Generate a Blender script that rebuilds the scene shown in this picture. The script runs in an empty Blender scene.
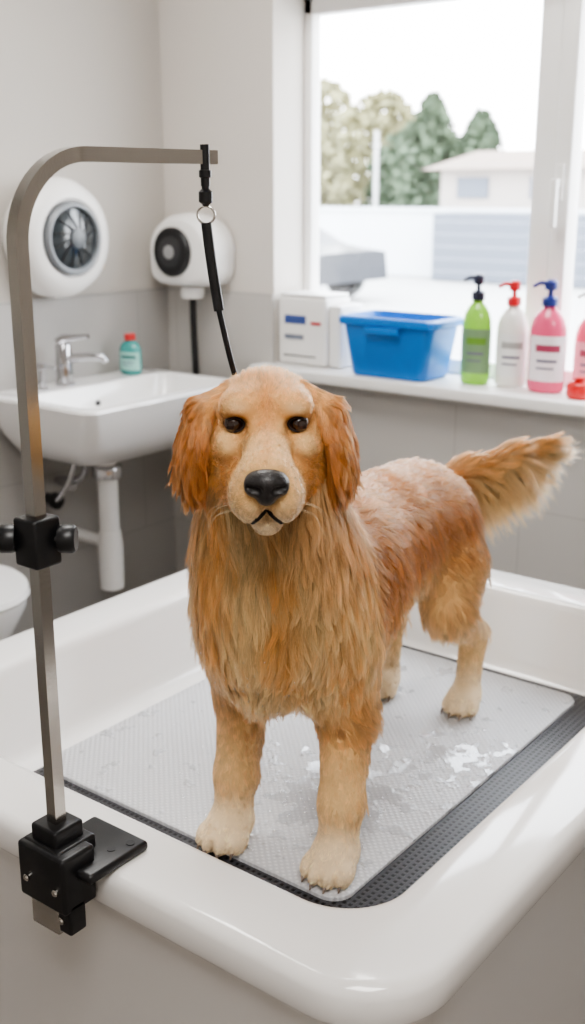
import bpy, bmesh, math, random
import numpy as np
from mathutils import Vector, Matrix, kdtree
random.seed(3); rng=np.random.default_rng(5)
S=bpy.context.scene
COL=S.collection

def lin(c):
    return tuple((x/255/12.92 if x/255<=.04045 else ((x/255+.055)/1.055)**2.4) for x in c)
def mat(name,rgb,rough=.5,metal=0,bump=None,var=None,trans=0,emit=None,coat=0,spec=None,sss=0,ior=None):
    m=bpy.data.materials.new(name); m.use_nodes=True
    nt=m.node_tree; b=nt.nodes['Principled BSDF']
    c=lin(rgb)
    b.inputs['Base Color'].default_value=(*c,1); b.inputs['Roughness'].default_value=rough
    b.inputs['Metallic'].default_value=metal
    if trans: b.inputs['Transmission Weight'].default_value=trans
    if coat: b.inputs['Coat Weight'].default_value=coat; b.inputs['Coat Roughness'].default_value=.05
    if ior: b.inputs['IOR'].default_value=ior
    if spec is not None: b.inputs['Specular IOR Level'].default_value=spec
    if emit: b.inputs['Emission Color'].default_value=(*lin(emit[0]),1); b.inputs['Emission Strength'].default_value=emit[1]
    tc=nt.nodes.new('ShaderNodeTexCoord')
    if var:
        n=nt.nodes.new('ShaderNodeTexNoise'); n.inputs['Scale'].default_value=var[0]; n.inputs['Detail'].default_value=5
        r=nt.nodes.new('ShaderNodeMapRange'); r.inputs[3].default_value=1-var[1]; r.inputs[4].default_value=1+var[1]
        mx=nt.nodes.new('ShaderNodeVectorMath'); mx.operation='SCALE'; mx.inputs[0].default_value=c
        nt.links.new(tc.outputs['Object'],n.inputs['Vector']); nt.links.new(n.outputs['Fac'],r.inputs[0])
        nt.links.new(r.outputs[0],mx.inputs['Scale']); nt.links.new(mx.outputs[0],b.inputs['Base Color'])
    if bump:
        n=nt.nodes.new('ShaderNodeTexNoise'); n.inputs['Scale'].default_value=bump[0]; n.inputs['Detail'].default_value=4
        bp=nt.nodes.new('ShaderNodeBump'); bp.inputs['Strength'].default_value=bump[1]; bp.inputs['Distance'].default_value=.002
        nt.links.new(tc.outputs['Object'],n.inputs['Vector']); nt.links.new(n.outputs['Fac'],bp.inputs['Height']); nt.links.new(bp.outputs[0],b.inputs['Normal'])
    return m
def obj(name,verts,faces,m=None,smooth=True,parent=None,auto=True):
    me=bpy.data.meshes.new(name); me.from_pydata([tuple(map(float,v)) for v in verts],[],[tuple(map(int,f)) for f in faces]); me.update()
    o=bpy.data.objects.new(name,me); COL.objects.link(o)
    if m: me.materials.append(m)
    if smooth:
        me.polygons.foreach_set('use_smooth',[True]*len(me.polygons))
        if auto:
            try: me.set_sharp_from_angle(angle=math.radians(38))
            except Exception: pass
    if parent: o.parent=parent
    return o
def fixn(o):
    bm=bmesh.new(); bm.from_mesh(o.data); bmesh.ops.recalc_face_normals(bm,faces=bm.faces); bm.to_mesh(o.data); bm.free(); return o
def empty(name,loc=(0,0,0)):
    e=bpy.data.objects.new(name,None); e.empty_display_size=.05; COL.objects.link(e); return e
def box(name,x0,x1,y0,y1,z0,z1,m,bev=0,parent=None,seg=3,rot=None):
    bm=bmesh.new(); bmesh.ops.create_cube(bm,size=1)
    for v in bm.verts: v.co=Vector(((v.co.x+.5)*(x1-x0)+x0,(v.co.y+.5)*(y1-y0)+y0,(v.co.z+.5)*(z1-z0)+z0))
    if bev: bmesh.ops.bevel(bm,geom=list(bm.edges),offset=bev,segments=seg,profile=.5,affect='EDGES')
    if rot:
        c=Vector(((x0+x1)/2,(y0+y1)/2,(z0+z1)/2)); bmesh.ops.rotate(bm,verts=bm.verts,cent=c,matrix=rot)
    me=bpy.data.meshes.new(name); bm.to_mesh(me); bm.free()
    o=bpy.data.objects.new(name,me); COL.objects.link(o); me.materials.append(m)
    if bev: 
        me.polygons.foreach_set('use_smooth',[True]*len(me.polygons))
        try: me.set_sharp_from_angle(angle=math.radians(38))
        except Exception: pass
    if parent:o.parent=parent
    return o
def lathe(name,prof,m,loc=(0,0,0),axis='Z',n=40,sx=1,sy=1,parent=None,rotm=None,cap=True):
    vs=[];fs=[]
    for r,z in prof:
        for i in range(n):
            a=2*math.pi*i/n; vs.append(Vector((r*math.cos(a)*sx,r*math.sin(a)*sy,z)))
    k=len(prof)
    for j in range(k-1):
        for i in range(n):
            fs.append((j*n+i,j*n+(i+1)%n,(j+1)*n+(i+1)%n,(j+1)*n+i))
    if cap:
        fs.append(tuple(range(n-1,-1,-1))); fs.append(tuple((k-1)*n+i for i in range(n)))
    R=Matrix.Identity(3)
    if axis=='X': R=Matrix.Rotation(math.pi/2,3,'Y')
    if axis=='-Y': R=Matrix.Rotation(math.pi/2,3,'X')
    if axis=='Y': R=Matrix.Rotation(-math.pi/2,3,'X')
    if rotm: R=rotm@R
    vs=[R@v+Vector(loc) for v in vs]
    return fixn(obj(name,vs,fs,m,parent=parent))
def tube(name,pts,r,m,n=12,parent=None,square=False,cyc=False):
    pts=[Vector(p) for p in pts]; rs=r if isinstance(r,(list,tuple)) else [r]*len(pts)
    vs=[];fs=[];k=len(pts); up=None
    if square: n=4
    for j,p in enumerate(pts):
        if cyc: t=(pts[(j+1)%k]-pts[j-1]).normalized()
        else: t=(pts[min(j+1,k-1)]-pts[max(j-1,0)]).normalized()
        if up is None:
            up=Vector((1,0,0)) if abs(t.x)<.9 else Vector((0,1,0))
        u=(up-t*up.dot(t)).normalized(); w=t.cross(u); up=u
        for i in range(n):
            a=2*math.pi*(i+(.5 if square else 0))/n
            rr=rs[j]*(1.414 if square else 1)
            vs.append(p+u*math.cos(a)*rr+w*math.sin(a)*rr)
    for j in range(k if cyc else k-1):
        j2=(j+1)%k
        for i in range(n): fs.append((j*n+i,j*n+(i+1)%n,j2*n+(i+1)%n,j2*n+i))
    if not cyc: fs.append(tuple(range(n-1,-1,-1))); fs.append(tuple((k-1)*n+i for i in range(n)))
    o=fixn(obj(name,vs,fs,m,parent=parent))
    return o
def arc(c,r,a0,a1,n,u,w):
    c=Vector(c);u=Vector(u);w=Vector(w)
    return [c+u*r*math.cos(a0+(a1-a0)*i/n)+w*r*math.sin(a0+(a1-a0)*i/n) for i in range(n+1)]
def bez(p,n=24):
    P=[Vector(q) for q in p]; P=[P[0]*2-P[1]]+P+[P[-1]*2-P[-2]]; out=[]
    for i in range(1,len(P)-2):
        for k in range(n):
            t=k/n; a,b,c,d=P[i-1],P[i],P[i+1],P[i+2]
            out.append(.5*((2*b)+(c-a)*t+(2*a-5*b+4*c-d)*t*t+(3*b-a-3*c+d)*t**3))
    out.append(P[-2]); return out
def rr(x0,x1,y0,y1,r,z,n=8):
    o=[]
    for cx,cy,a in ((x1-r,y0+r,-90),(x1-r,y1-r,0),(x0+r,y1-r,90),(x0+r,y0+r,180)):
        for i in range(n+1):
            t=math.radians(a+90*i/n); o.append((cx+r*math.cos(t),cy+r*math.sin(t),z))
    return o
def loft(name,rings,m,parent=None,cap0=True,cap1=True):
    vs=[];fs=[];n=len(rings[0])
    for R in rings: vs+=list(R)
    for j in range(len(rings)-1):
        for i in range(n): fs.append((j*n+i,j*n+(i+1)%n,(j+1)*n+(i+1)%n,(j+1)*n+i))
    if cap0: fs.append(tuple(range(n-1,-1,-1)))
    if cap1: fs.append(tuple((len(rings)-1)*n+i for i in range(n)))
    return fixn(obj(name,vs,fs,m,parent=parent))

# ---------------- materials
M_white=mat('tub_acrylic',(238,235,232),.12,coat=.6)
M_ceram=mat('ceramic',(242,240,238),.1,coat=.5)
M_wallL=mat('paint_grey',(186,181,174),.75,bump=(60,.08))
M_wallW=mat('paint_light',(210,204,197),.75,bump=(60,.08))
M_trim=mat('trim_white',(238,236,233),.4)
M_plast=mat('plastic_white',(234,232,229),.35)
M_black=mat('black_plastic',(22,22,24),.38)
M_rub=mat('black_rubber',(30,30,32),.55)
M_steel=mat('brushed_steel',(200,197,192),.2,1,bump=(300,.05))
M_chrome=mat('chrome',(195,195,198),.12,1)

def tile_mat(name,rgb,grout,horiz):
    m=mat(name,rgb,.3); nt=m.node_tree; b=nt.nodes['Principled BSDF']
    tc=nt.nodes.new('ShaderNodeTexCoord'); sp=nt.nodes.new('ShaderNodeSeparateXYZ'); cb=nt.nodes.new('ShaderNodeCombineXYZ')
    nt.links.new(tc.outputs['Object'],sp.inputs[0]); nt.links.new(sp.outputs[horiz],cb.inputs[0]); nt.links.new(sp.outputs['Z'],cb.inputs[1])
    br=nt.nodes.new('ShaderNodeTexBrick'); br.offset=.5; br.inputs['Scale'].default_value=1
    br.inputs['Brick Width'].default_value=.45; br.inputs['Row Height'].default_value=.28; br.inputs['Mortar Size'].default_value=.002
    br.inputs['Mortar Smooth'].default_value=.1
    c=lin(rgb); br.inputs['Color1'].default_value=(*c,1); br.inputs['Color2'].default_value=(*[x*.98 for x in c],1); br.inputs['Mortar'].default_value=(*lin(grout),1)
    nt.links.new(cb.outputs[0],br.inputs['Vector']); nt.links.new(br.outputs['Color'],b.inputs['Base Color'])
    bp=nt.nodes.new('ShaderNodeBump'); bp.invert=True; bp.inputs['Distance'].default_value=.002; bp.inputs['Strength'].default_value=.4
    nt.links.new(br.outputs['Fac'],bp.inputs['Height']); nt.links.new(bp.outputs[0],b.inputs['Normal'])
    return m
M_tileL=tile_mat('tile_left',(168,165,161),(150,147,143),'Y')
M_tileW=tile_mat('tile_window',(190,186,181),(172,168,163),'X')
M_floor=mat('floor_vinyl',(112,105,98),.35,var=(6,.12))

# ---------------- room
XW,YW=-2.75,2.86
box('floor',-3.0,1.8,-1.8,3.1,-.1,0,M_floor)
box('ceiling',-3.0,1.8,-1.8,3.1,2.6,2.7,M_trim)
box('wall_left',-3.0,XW,-1.8,3.1,0,2.6,M_wallL)
box('wall_right',1.6,1.8,-1.8,3.1,0,2.6,M_wallW)
box('wall_back',-3.0,1.8,-2.0,-1.8,0,2.6,M_wallW)
WX0,WX1,WZ0,WZ1=-2.27,-.35,.86,2.03
w=empty('wall_window')
box('wall_part_a',XW,WX0,YW,3.1,0,2.6,M_wallW,parent=w)
box('wall_part_b',WX1,1.8,YW,3.1,0,2.6,M_wallW,parent=w)
box('wall_part_c',WX0,WX1,YW,3.1,0,WZ0,M_wallW,parent=w)
box('wall_part_d',WX0,WX1,YW,3.1,WZ1,2.6,M_wallW,parent=w)
box('trim_1',XW,XW+.01,-1.8,YW,0,1.125,M_tileL)
t2=empty('trim_2')
box('tile_panel',XW+.01,WX0,YW-.01,YW,0,1.125,M_tileW,parent=t2)
box('tile_panel_b',WX0,1.6,YW-.01,YW,0,.86,M_tileW,parent=t2)
box('trim_3',-2.31,-.33,2.775,3.03,.865,.90,M_trim,bev=.006)
wf=empty('window_1')
FY0,FY1=3.02,3.07
box('frame_left',WX0,WX0+.03,FY0,FY1,.90,WZ1,M_trim,bev=.004,parent=wf)
box('frame_top',WX0,WX1,FY0,FY1,WZ1-.05,WZ1,M_trim,bev=.004,parent=wf)
box('frame_bottom',WX0,WX1,FY0,FY1,.90,.945,M_trim,bev=.004,parent=wf)
box('mullion',-1.45,-1.385,FY0-.01,FY1,.90,WZ1,M_trim,bev=.004,parent=wf)
box('frame_right',WX1-.05,WX1,FY0,FY1,.90,WZ1,M_trim,bev=.004,parent=wf)
box('sash_right',-1.38,-1.33,FY0-.022,FY1,.93,WZ1-.03,M_trim,bev=.004,parent=wf)
box('handle_plate',-1.37,-1.345,FY0-.034,FY0-.022,1.42,1.52,M_trim,bev=.003,parent=wf)
box('handle_lever',-1.367,-1.348,FY0-.07,FY0-.05,1.35,1.48,M_plast,bev=.004,parent=wf)
box('handle_neck',-1.364,-1.352,FY0-.06,FY0-.03,1.46,1.48,M_plast,bev=.002,parent=wf)
mg=bpy.data.materials.new('window_glass'); mg.use_nodes=True; nt=mg.node_tree
for n in list(nt.nodes):
    if n.type!='OUTPUT_MATERIAL': nt.nodes.remove(n)
tb=nt.nodes.new('ShaderNodeBsdfTransparent'); gb=nt.nodes.new('ShaderNodeBsdfGlossy'); gb.inputs['Roughness'].default_value=.02; mx=nt.nodes.new('ShaderNodeMixShader'); mx.inputs[0].default_value=.04
nt.links.new(tb.outputs[0],mx.inputs[1]); nt.links.new(gb.outputs[0],mx.inputs[2]); nt.links.new(mx.outputs[0],[n for n in nt.nodes if n.type=='OUTPUT_MATERIAL'][0].inputs[0])
box('glass',WX0+.02,WX1-.04,3.045,3.049,.94,WZ1-.04,mg,parent=wf)

# ---------------- exterior
M_asph=mat('asphalt',(186,184,180),.9,var=(3,.08))
M_fen=mat('fence_white',(218,222,226),.8)
M_slate=mat('slate_panel',(104,110,122),.7)
M_brick=mat('roof_tan',(150,134,122),.9,var=(4,.1))
M_leaf=mat('foliage',(78,94,72),.9,var=(2.5,.35))
M_leaf2=mat('foliage_dry',(146,142,106),.9,var=(2.5,.3))
M_trunk=mat('bark',(90,72,58),.9)
box('exterior_ground',-60,40,3.3,70,-.12,-.02,M_asph)
fe=empty('perimeter_fence')
box('fence_board',-26,-4,17,17.15,0,1.10,M_fen,parent=fe)
box('fence_cap',-26,-4,16.95,17.2,1.10,1.16,M_fen,parent=fe)
gs=empty('garage_shutter')
box('panel',-9.7,-6.9,16.5,16.9,0,1.08,M_slate,parent=gs)
for i in range(5): box('slat_%d'%i,-9.7,-6.9,16.49,16.5,.15+i*.2,.155+i*.2,M_fen,parent=gs)
hs=empty('neighbour_house')
box('house_walls',-11.9,-5,20.5,24,0,1.95,mat('render_wall',(176,168,162),.9),parent=hs)
obj('house_roof',[(-12.2,20.2,1.85),(-4.7,20.2,1.85),(-4.7,24.3,1.85),(-12.2,24.3,1.85),(-11.9,22,2.25),(-5.0,22,2.25)],[(0,1,5,4),(1,2,5),(2,3,4,5),(3,0,4),(3,2,1,0)],M_brick,smooth=False,parent=hs)
for i in range(4): box('house_window_%d'%i,-11.5+i*1.6,-10.8+i*1.6,20.45,20.5,1.3,1.7,M_slate,parent=hs)
def tree(x,y,h,w_,m,seed,conic=False):
    e=empty('tree'); r=random.Random(seed)
    tube('trunk',[(x,y,-.02),(x+.05,y,h*.35),(x,y,h*.7)],[.16,.12,.06],M_trunk,parent=e)
    vs=[];fs=[]
    for i in range(1800):
        t=r.random(); z=h*(.25+.75*t)
        R=w_*((1-t)**.8*1.1+.08 if conic else math.sin(math.pi*min(1,.25+t*.72))**.7)
        a=r.uniform(0,6.28); q=r.random()**.5
        R*=1+.25*math.sin(a*3+seed+z*2)
        c=Vector((x+math.cos(a)*R*q,y+math.sin(a)*R*q,z))
        s=r.uniform(.07,.2)
        u=Vector((r.gauss(0,1),r.gauss(0,1),r.gauss(0,1))).normalized()*s; v=u.cross(Vector((r.gauss(0,1),r.gauss(0,1),r.gauss(0,1)))).normalized()*s*.6
        b0=len(vs); vs+= [c-u,c+v,c+u,c-v]; fs.append((b0,b0+1,b0+2,b0+3))
    obj('crown',vs,fs,m,smooth=False,parent=e)
tree(-19.6,27,4.4,1.9,M_leaf2,1); tree(-16.9,26,3.9,1.6,M_leaf2,2); tree(-14.2,24,3.6,1.1,M_leaf,3,True); tree(-13.2,24.5,3.2,1.0,M_leaf,6,True); tree(-22,28,4.5,2.4,M_leaf2,4); tree(-18.2,24,3.2,1.6,M_leaf2,5); tree(-15.3,25,2.9,1.3,M_leaf,9)
tube('lamp_post',[(-12.9,19.6,0),(-12.9,19.6,2.6)],.045,mat('pole_grey',(190,190,190),.6))
ca=empty('car'); M_car=mat('car_paint',(22,26,38),.35,coat=.3); M_cg=mat('car_glass',(24,28,34),.2)
prof=[(-2.1,.35),(-2.1,.75),(-1.3,.9),(-.75,1.3),(.7,1.32),(1.35,.95),(2.05,.85),(2.1,.35)]
cx,cy=-10.35,12.4
vs=[];
for yy,s in ((-.8,1),(-.6,1),(.6,1),(.8,1)):
    for (px,pz) in prof:
        k=.93 if abs(yy)>.7 else 1
        vs.append((cx+px*.9,cy+yy,pz*.78 if abs(yy)<.7 else (.35+(pz-.35)*k)*.78))
fs=[]
for j in range(3):
    for i in range(8): fs.append((j*8+i,j*8+(i+1)%8,(j+1)*8+(i+1)%8,(j+1)*8+i))
fs+= [tuple(range(8)),tuple(range(31,23,-1))]
fixn(obj('car_shell',vs,fs,M_car,smooth=False,parent=ca))
obj('side_glass',[(cx-1.0,cy-.805,.70),(cx-.6,cy-.805,.94),(cx+.55,cy-.805,.95),(cx+1.05,cy-.805,.72)],[(0,1,2,3)],M_cg,smooth=False,parent=ca)
for i,xx in enumerate((-1.2,1.2)):
    for j,yy in enumerate((-.85,.65)):
        lathe('wheel_%d%d'%(i,j),[(.1,0),(.29,.0),(.31,.03),(.31,.17),(.29,.2),(.1,.2)],M_black,loc=(cx+xx,cy+yy,.29),axis='Y',parent=ca)

# ---------------- tub
TX0,TX1,TY0,TY1,TZ=-1.67,-.497,.825,2.20,.61
tub=empty('grooming_bathtub')
def R(i,z,r): return rr(TX0+i,TX1-i,TY0+i,TY1-i,r,z,14)
loft('basin',[R(.035,0,.09),R(.025,.545,.10),R(.022,.552,.102),R(.003,.556,.12),R(0,.562,.122),R(0,.594,.122),R(.003,.603,.12),R(.010,.609,.113),R(.018,.611,.105),
  R(.104,.611,.10),R(.112,.609,.095),R(.119,.602,.09),R(.123,.59,.088),R(.145,.47,.08),R(.152,.452,.07),R(.162,.440,.06),R(.175,.436,.05)],M_white,parent=tub)
mgm=mat('grid_rubber',(34,34,37),.45); nt=mgm.node_tree; b=nt.nodes['Principled BSDF']
tc=nt.nodes.new('ShaderNodeTexCoord'); sp=nt.nodes.new('ShaderNodeSeparateXYZ'); nt.links.new(tc.outputs['Object'],sp.inputs[0])
def pingp(nt,out,sc,lo,hi):
    a=nt.nodes.new('ShaderNodeMath'); a.operation='PINGPONG'; a.inputs[1].default_value=sc; nt.links.new(out,a.inputs[0])
    q=nt.nodes.new('ShaderNodeMapRange'); q.inputs[1].default_value=sc*lo; q.inputs[2].default_value=sc*hi; nt.links.new(a.outputs[0],q.inputs[0]); return q.outputs[0]
g1=pingp(nt,sp.outputs['X'],.0055,.35,.55); g2=pingp(nt,sp.outputs['Y'],.0055,.35,.55)
mm=nt.nodes.new('ShaderNodeMath'); mm.operation='MINIMUM'; nt.links.new(g1,mm.inputs[0]); nt.links.new(g2,mm.inputs[1])
cr=nt.nodes.new('ShaderNodeMix'); cr.data_type='RGBA'; cr.inputs[6].default_value=(*lin((66,66,70)),1); cr.inputs[7].default_value=(*lin((14,14,16)),1)
nt.links.new(mm.outputs[0],cr.inputs[0]); nt.links.new(cr.outputs[2],b.inputs['Base Color'])
bp=nt.nodes.new('ShaderNodeBump'); bp.invert=True; bp.inputs['Distance'].default_value=.003; nt.links.new(mm.outputs[0],bp.inputs['Height']); nt.links.new(bp.outputs[0],b.inputs['Normal'])
loft('drain_grid_mat',[rr(-1.45,-.69,1.02,2.02,.05,.4365),rr(-1.45,-.69,1.02,2.02,.05,.444),rr(-1.447,-.693,1.023,2.017,.047,.4455)],mgm)
mm_=mat('rubber_mat_grey',(200,200,200),.4); nt=mm_.node_tree; b=nt.nodes['Principled BSDF']
tc=nt.nodes.new('ShaderNodeTexCoord'); mp=nt.nodes.new('ShaderNodeMapping'); mp.inputs['Rotation'].default_value=(0,0,math.radians(45)); nt.links.new(tc.outputs['Object'],mp.inputs[0])
sp=nt.nodes.new('ShaderNodeSeparateXYZ'); nt.links.new(mp.outputs[0],sp.inputs[0])
g1=pingp(nt,sp.outputs['X'],.0045,.1,.9); g2=pingp(nt,sp.outputs['Y'],.0045,.1,.9)
mu=nt.nodes.new('ShaderNodeMath'); mu.operation='MULTIPLY'; nt.links.new(g1,mu.inputs[0]); nt.links.new(g2,mu.inputs[1])
no=nt.nodes.new('ShaderNodeTexNoise'); no.inputs['Scale'].default_value=22; no.inputs['Detail'].default_value=5; nt.links.new(tc.outputs['Object'],no.inputs['Vector'])
prev=no.outputs['Fac']
for cxx,cyy,rad_,amt in ((-.97,1.36,.22,.24),(-.86,1.62,.16,.19)):
    vd=nt.nodes.new('ShaderNodeVectorMath'); vd.operation='DISTANCE'; vd.inputs[1].default_value=(cxx,cyy,.4535); nt.links.new(tc.outputs['Object'],vd.inputs[0])
    mr=nt.nodes.new('ShaderNodeMapRange'); mr.inputs[1].default_value=0; mr.inputs[2].default_value=rad_; mr.inputs[3].default_value=amt; mr.inputs[4].default_value=0; nt.links.new(vd.outputs['Value'],mr.inputs[0])
    ad=nt.nodes.new('ShaderNodeMath'); ad.operation='ADD'; nt.links.new(prev,ad.inputs[0]); nt.links.new(mr.outputs[0],ad.inputs[1]); prev=ad.outputs[0]
q=nt.nodes.new('ShaderNodeMapRange'); q.inputs[1].default_value=.60; q.inputs[2].default_value=.66; nt.links.new(prev,q.inputs[0])
q2=nt.nodes.new('ShaderNodeMapRange'); q2.inputs[3].default_value=.42; q2.inputs[4].default_value=.04; nt.links.new(q.outputs[0],q2.inputs[0]); nt.links.new(q2.outputs[0],b.inputs['Roughness'])
q3=nt.nodes.new('ShaderNodeMapRange'); q3.inputs[3].default_value=.7; q3.inputs[4].default_value=.12; nt.links.new(q.outputs[0],q3.inputs[0])
cw_=nt.nodes.new('ShaderNodeMath'); cw_.operation='MULTIPLY'; cw_.inputs[1].default_value=.8; nt.links.new(q.outputs[0],cw_.inputs[0]); nt.links.new(cw_.outputs[0],b.inputs['Coat Weight']); b.inputs['Coat Roughness'].default_value=.03
bp=nt.nodes.new('ShaderNodeBump'); bp.inputs['Distance'].default_value=.0015; nt.links.new(q3.outputs[0],bp.inputs['Strength']); nt.links.new(mu.outputs[0],bp.inputs['Height'])
bp2=nt.nodes.new('ShaderNodeBump'); bp2.inputs['Distance'].default_value=.0025; bp2.inputs['Strength'].default_value=.6; nt.links.new(q.outputs[0],bp2.inputs['Height']); nt.links.new(bp.outputs[0],bp2.inputs['Normal'])
nt.links.new(bp2.outputs[0],b.inputs['Normal']); nt.links.new(bp2.outputs[0],b.inputs['Coat Normal'])
cm=nt.nodes.new('ShaderNodeMix'); cm.data_type='RGBA'; cm.inputs[6].default_value=(*lin((192,192,195)),1); cm.inputs[7].default_value=(*lin((218,218,220)),1)
nt.links.new(mu.outputs[0],cm.inputs[0])
cm2=nt.nodes.new('ShaderNodeMix'); cm2.data_type='RGBA'; cm2.blend_type='MULTIPLY'; cm2.inputs[7].default_value=(.88,.89,.91,1); nt.links.new(q.outputs[0],cm2.inputs[0]); nt.links.new(cm.outputs[2],cm2.inputs[6]); nt.links.new(cm2.outputs[2],b.inputs['Base Color'])
loft('bath_mat',[rr(-1.455,-.785,1.135,1.99,.035,.446,10),rr(-1.455,-.785,1.135,1.99,.035,.452,10),rr(-1.453,-.787,1.137,1.988,.033,.4535,10)],mm_)
MZ=.4535
M_water=bpy.data.materials.new('water'); M_water.use_nodes=True; nt=M_water.node_tree
for n in list(nt.nodes):
    if n.type!='OUTPUT_MATERIAL': nt.nodes.remove(n)
tb=nt.nodes.new('ShaderNodeBsdfTransparent'); tb.inputs[0].default_value=(.94,.95,.96,1); gb=nt.nodes.new('ShaderNodeBsdfGlossy'); gb.inputs['Roughness'].default_value=.03
mx=nt.nodes.new('ShaderNodeMixShader'); mx.inputs[0].default_value=.18
nt.links.new(tb.outputs[0],mx.inputs[1]); nt.links.new(gb.outputs[0],mx.inputs[2]); nt.links.new(mx.outputs[0],[n for n in nt.nodes if n.type=='OUTPUT_MATERIAL'][0].inputs[0])
vs=[];fs=[]
def drop(c,r,h,n=12):
    b0=len(vs)
    ks=5; ph=random.uniform(0,6); e=random.uniform(.85,1.18); p2=random.uniform(0,6)
    for k in range(ks):
        a=k/ks*math.pi/2
        for i in range(n):
            t=2*math.pi*i/n; q=r*math.cos(a)*(1+.1*math.sin(2*t+ph)+.05*math.sin(3*t+p2))
            vs.append((c[0]+q*math.cos(t)*e,c[1]+q*math.sin(t)/e,c[2]+h*math.sin(a)))
    vs.append((c[0],c[1],c[2]+h))
    for k in range(ks-1):
        for i in range(n): fs.append((b0+k*n+i,b0+k*n+(i+1)%n,b0+(k+1)*n+(i+1)%n,b0+(k+1)*n+i))
    for i in range(n): fs.append((b0+(ks-1)*n+i,b0+(ks-1)*n+(i+1)%n,b0+ks*n))
for cxy,sp_,nn in (((-.97,1.34),.07,200),((-.86,1.62),.06,70),((-1.1,1.3),.1,80),((-.95,1.17),.07,50),((-1.15,1.75),.12,60)):
    for i in range(nn):
        x=random.gauss(cxy[0],sp_); y=random.gauss(cxy[1],sp_)
        if -1.40<x<-.80 and 1.15<y<1.97:
            r=random.choice([.0012,.0015,.002,.003,.004]); drop((x,y,MZ+.0001),r,r*.6,n=14)
obj('water_drops',vs,fs,M_water)

# ---------------- grooming arm
ga=empty('grooming_arm')
PX,PY=-1.0,.805
br_=.10
pts=[(PX,PY,.655),(PX,PY,.9),(PX,PY,1.2),(PX,PY,1.49-br_)]+arc((PX,PY+br_,1.49-br_),br_,math.pi,math.pi/2,14,(0,1,0),(0,0,1))[1:]+[(PX+.015,PY+.20,1.49),(PX+.03,1.10,1.49)]
tube('pole',pts,.0085,M_steel,parent=ga,square=True)
box('slider_block',PX-.020,PX+.020,PY-.02,PY+.02,1.02,1.08,M_black,bev=.004,parent=ga)
dirr=Vector((.793,.609,0))
for s,L in ((1,.052),(-1,.05)):
    R3=Matrix.Rotation(math.atan2(dirr.y,dirr.x),3,'Z')@Matrix.Rotation(math.pi/2*s,3,'Y')
    vsp=[(.006,0),(.006,.025),(.016,.025),(.018,.03),(.018,.042),(.015,.046)]
    lathe('knob',vsp,M_black,loc=(PX,PY,1.052),rotm=R3,parent=ga,n=10)
box('clamp_body',PX-.038,PX+.050,.768,.823,.568,.648,M_black,bev=.005,parent=ga)
box('clamp_plate',PX-.03,PX+.075,.79,.895,.6115,.626,M_black,bev=.006,parent=ga)
box('pole_socket',PX-.024,PX+.024,PY-.024,PY+.024,.628,.672,M_black,bev=.004,parent=ga)
box('socket_base',PX-.036,PX+.036,PY-.03,PY+.034,.628,.650,M_black,bev=.005,parent=ga)
box('clamp_jaw',PX+.01,PX+.050,.775,.803,.535,.58,M_black,bev=.004,parent=ga)
box('clamp_foot',PX-.022,PX+.03,.772,.80,.53,.57,M_steel,bev=.003,parent=ga)
for (bx,bz) in ((-.02,.60),(.035,.60),(.035,.555)):
    lathe('bolt',[(.005,0),(.005,.003),(.003,.005)],M_steel,loc=(PX+bx,.768 if bz>.57 else .775,bz),axis='-Y',n=12,parent=ga)
for (bx,by) in ((.05,.85),(.06,.875)):
    lathe('plate_hole',[(.006,0),(.006,.0012),(.004,.0012)],M_rub,loc=(PX+bx,by,.6256),n=12,parent=ga)
le=empty('grooming_leash')
EX,EY=-.967,1.08
tube('swivel_bolt',[(EX,EY,1.505),(EX,EY,1.455)],[.006,.006],M_black,parent=le)
lathe('swivel',[(.004,-.02),(.009,-.016),(.009,-.004),(.005,0),(.005,.012),(.008,.014),(.008,.022),(.003,.024)],M_black,loc=(EX,EY,1.452),parent=le,n=14)
rd=Vector((.793,.609,0))
ring=arc((EX,EY,1.42),.011,0,2*math.pi,20,rd,(0,0,1))[:-1]
tube('ring',ring,.0016,M_steel,parent=le,cyc=True,n=8)
tube('strap_sleeve',bez([(EX,EY,1.410),(EX+.005,EY+.003,1.36),(EX+.012,EY+.008,1.30)],6),[.0070]*13,M_black,parent=le)
tube('strap',bez([(EX+.012,EY+.008,1.30),(EX+.022,EY+.02,1.23),(EX+.035,EY+.04,1.15),(EX+.04,EY+.05,1.12)],6),.004,M_black,parent=le)

# ---------------- sink
sk=empty('wall_sink')
SX0,SX1,SY0,SY1,SZ=XW+.011,-2.265,2.03,2.72,.86
outer=[rr(SX0,SX1-.16,SY0+.14,SY1-.14,.06,.655,8),rr(SX0,SX1-.10,SY0+.09,SY1-.09,.07,.67,8),rr(SX0,SX1-.04,SY0+.035,SY1-.035,.06,.74,8),rr(SX0,SX1-.012,SY0+.01,SY1-.01,.045,.82,8),rr(SX0,SX1,SY0,SY1,.04,.85,8),rr(SX0,SX1-.003,SY0+.003,SY1-.003,.038,.858,8),rr(SX0+.002,SX1-.012,SY0+.012,SY1-.012,.034,SZ,8)]
inner=[rr(SX0+.13,SX1-.035,SY0+.035,SY1-.035,.05,SZ,8),rr(SX0+.137,SX1-.042,SY0+.042,SY1-.042,.05,.852,8),rr(SX0+.15,SX1-.06,SY0+.06,SY1-.06,.06,.80,8),rr(SX0+.18,SX1-.10,SY0+.12,SY1-.12,.07,.735,8),rr(SX0+.24,SX1-.15,SY0+.2,SY1-.2,.04,.725,8)]
loft('basin',outer+inner,M_ceram,parent=sk)
lathe('overflow',[(.011,0),(.011,.004),(.006,.005)],M_black,loc=(SX0+.148,2.36,.80),axis='X',parent=sk,n=16)
DPY=2.32; DPX=-2.52
tube('drain_pipe',[(DPX,DPY,.67),(DPX,DPY,.33)],.032,M_plast,parent=sk,n=20)
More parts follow.
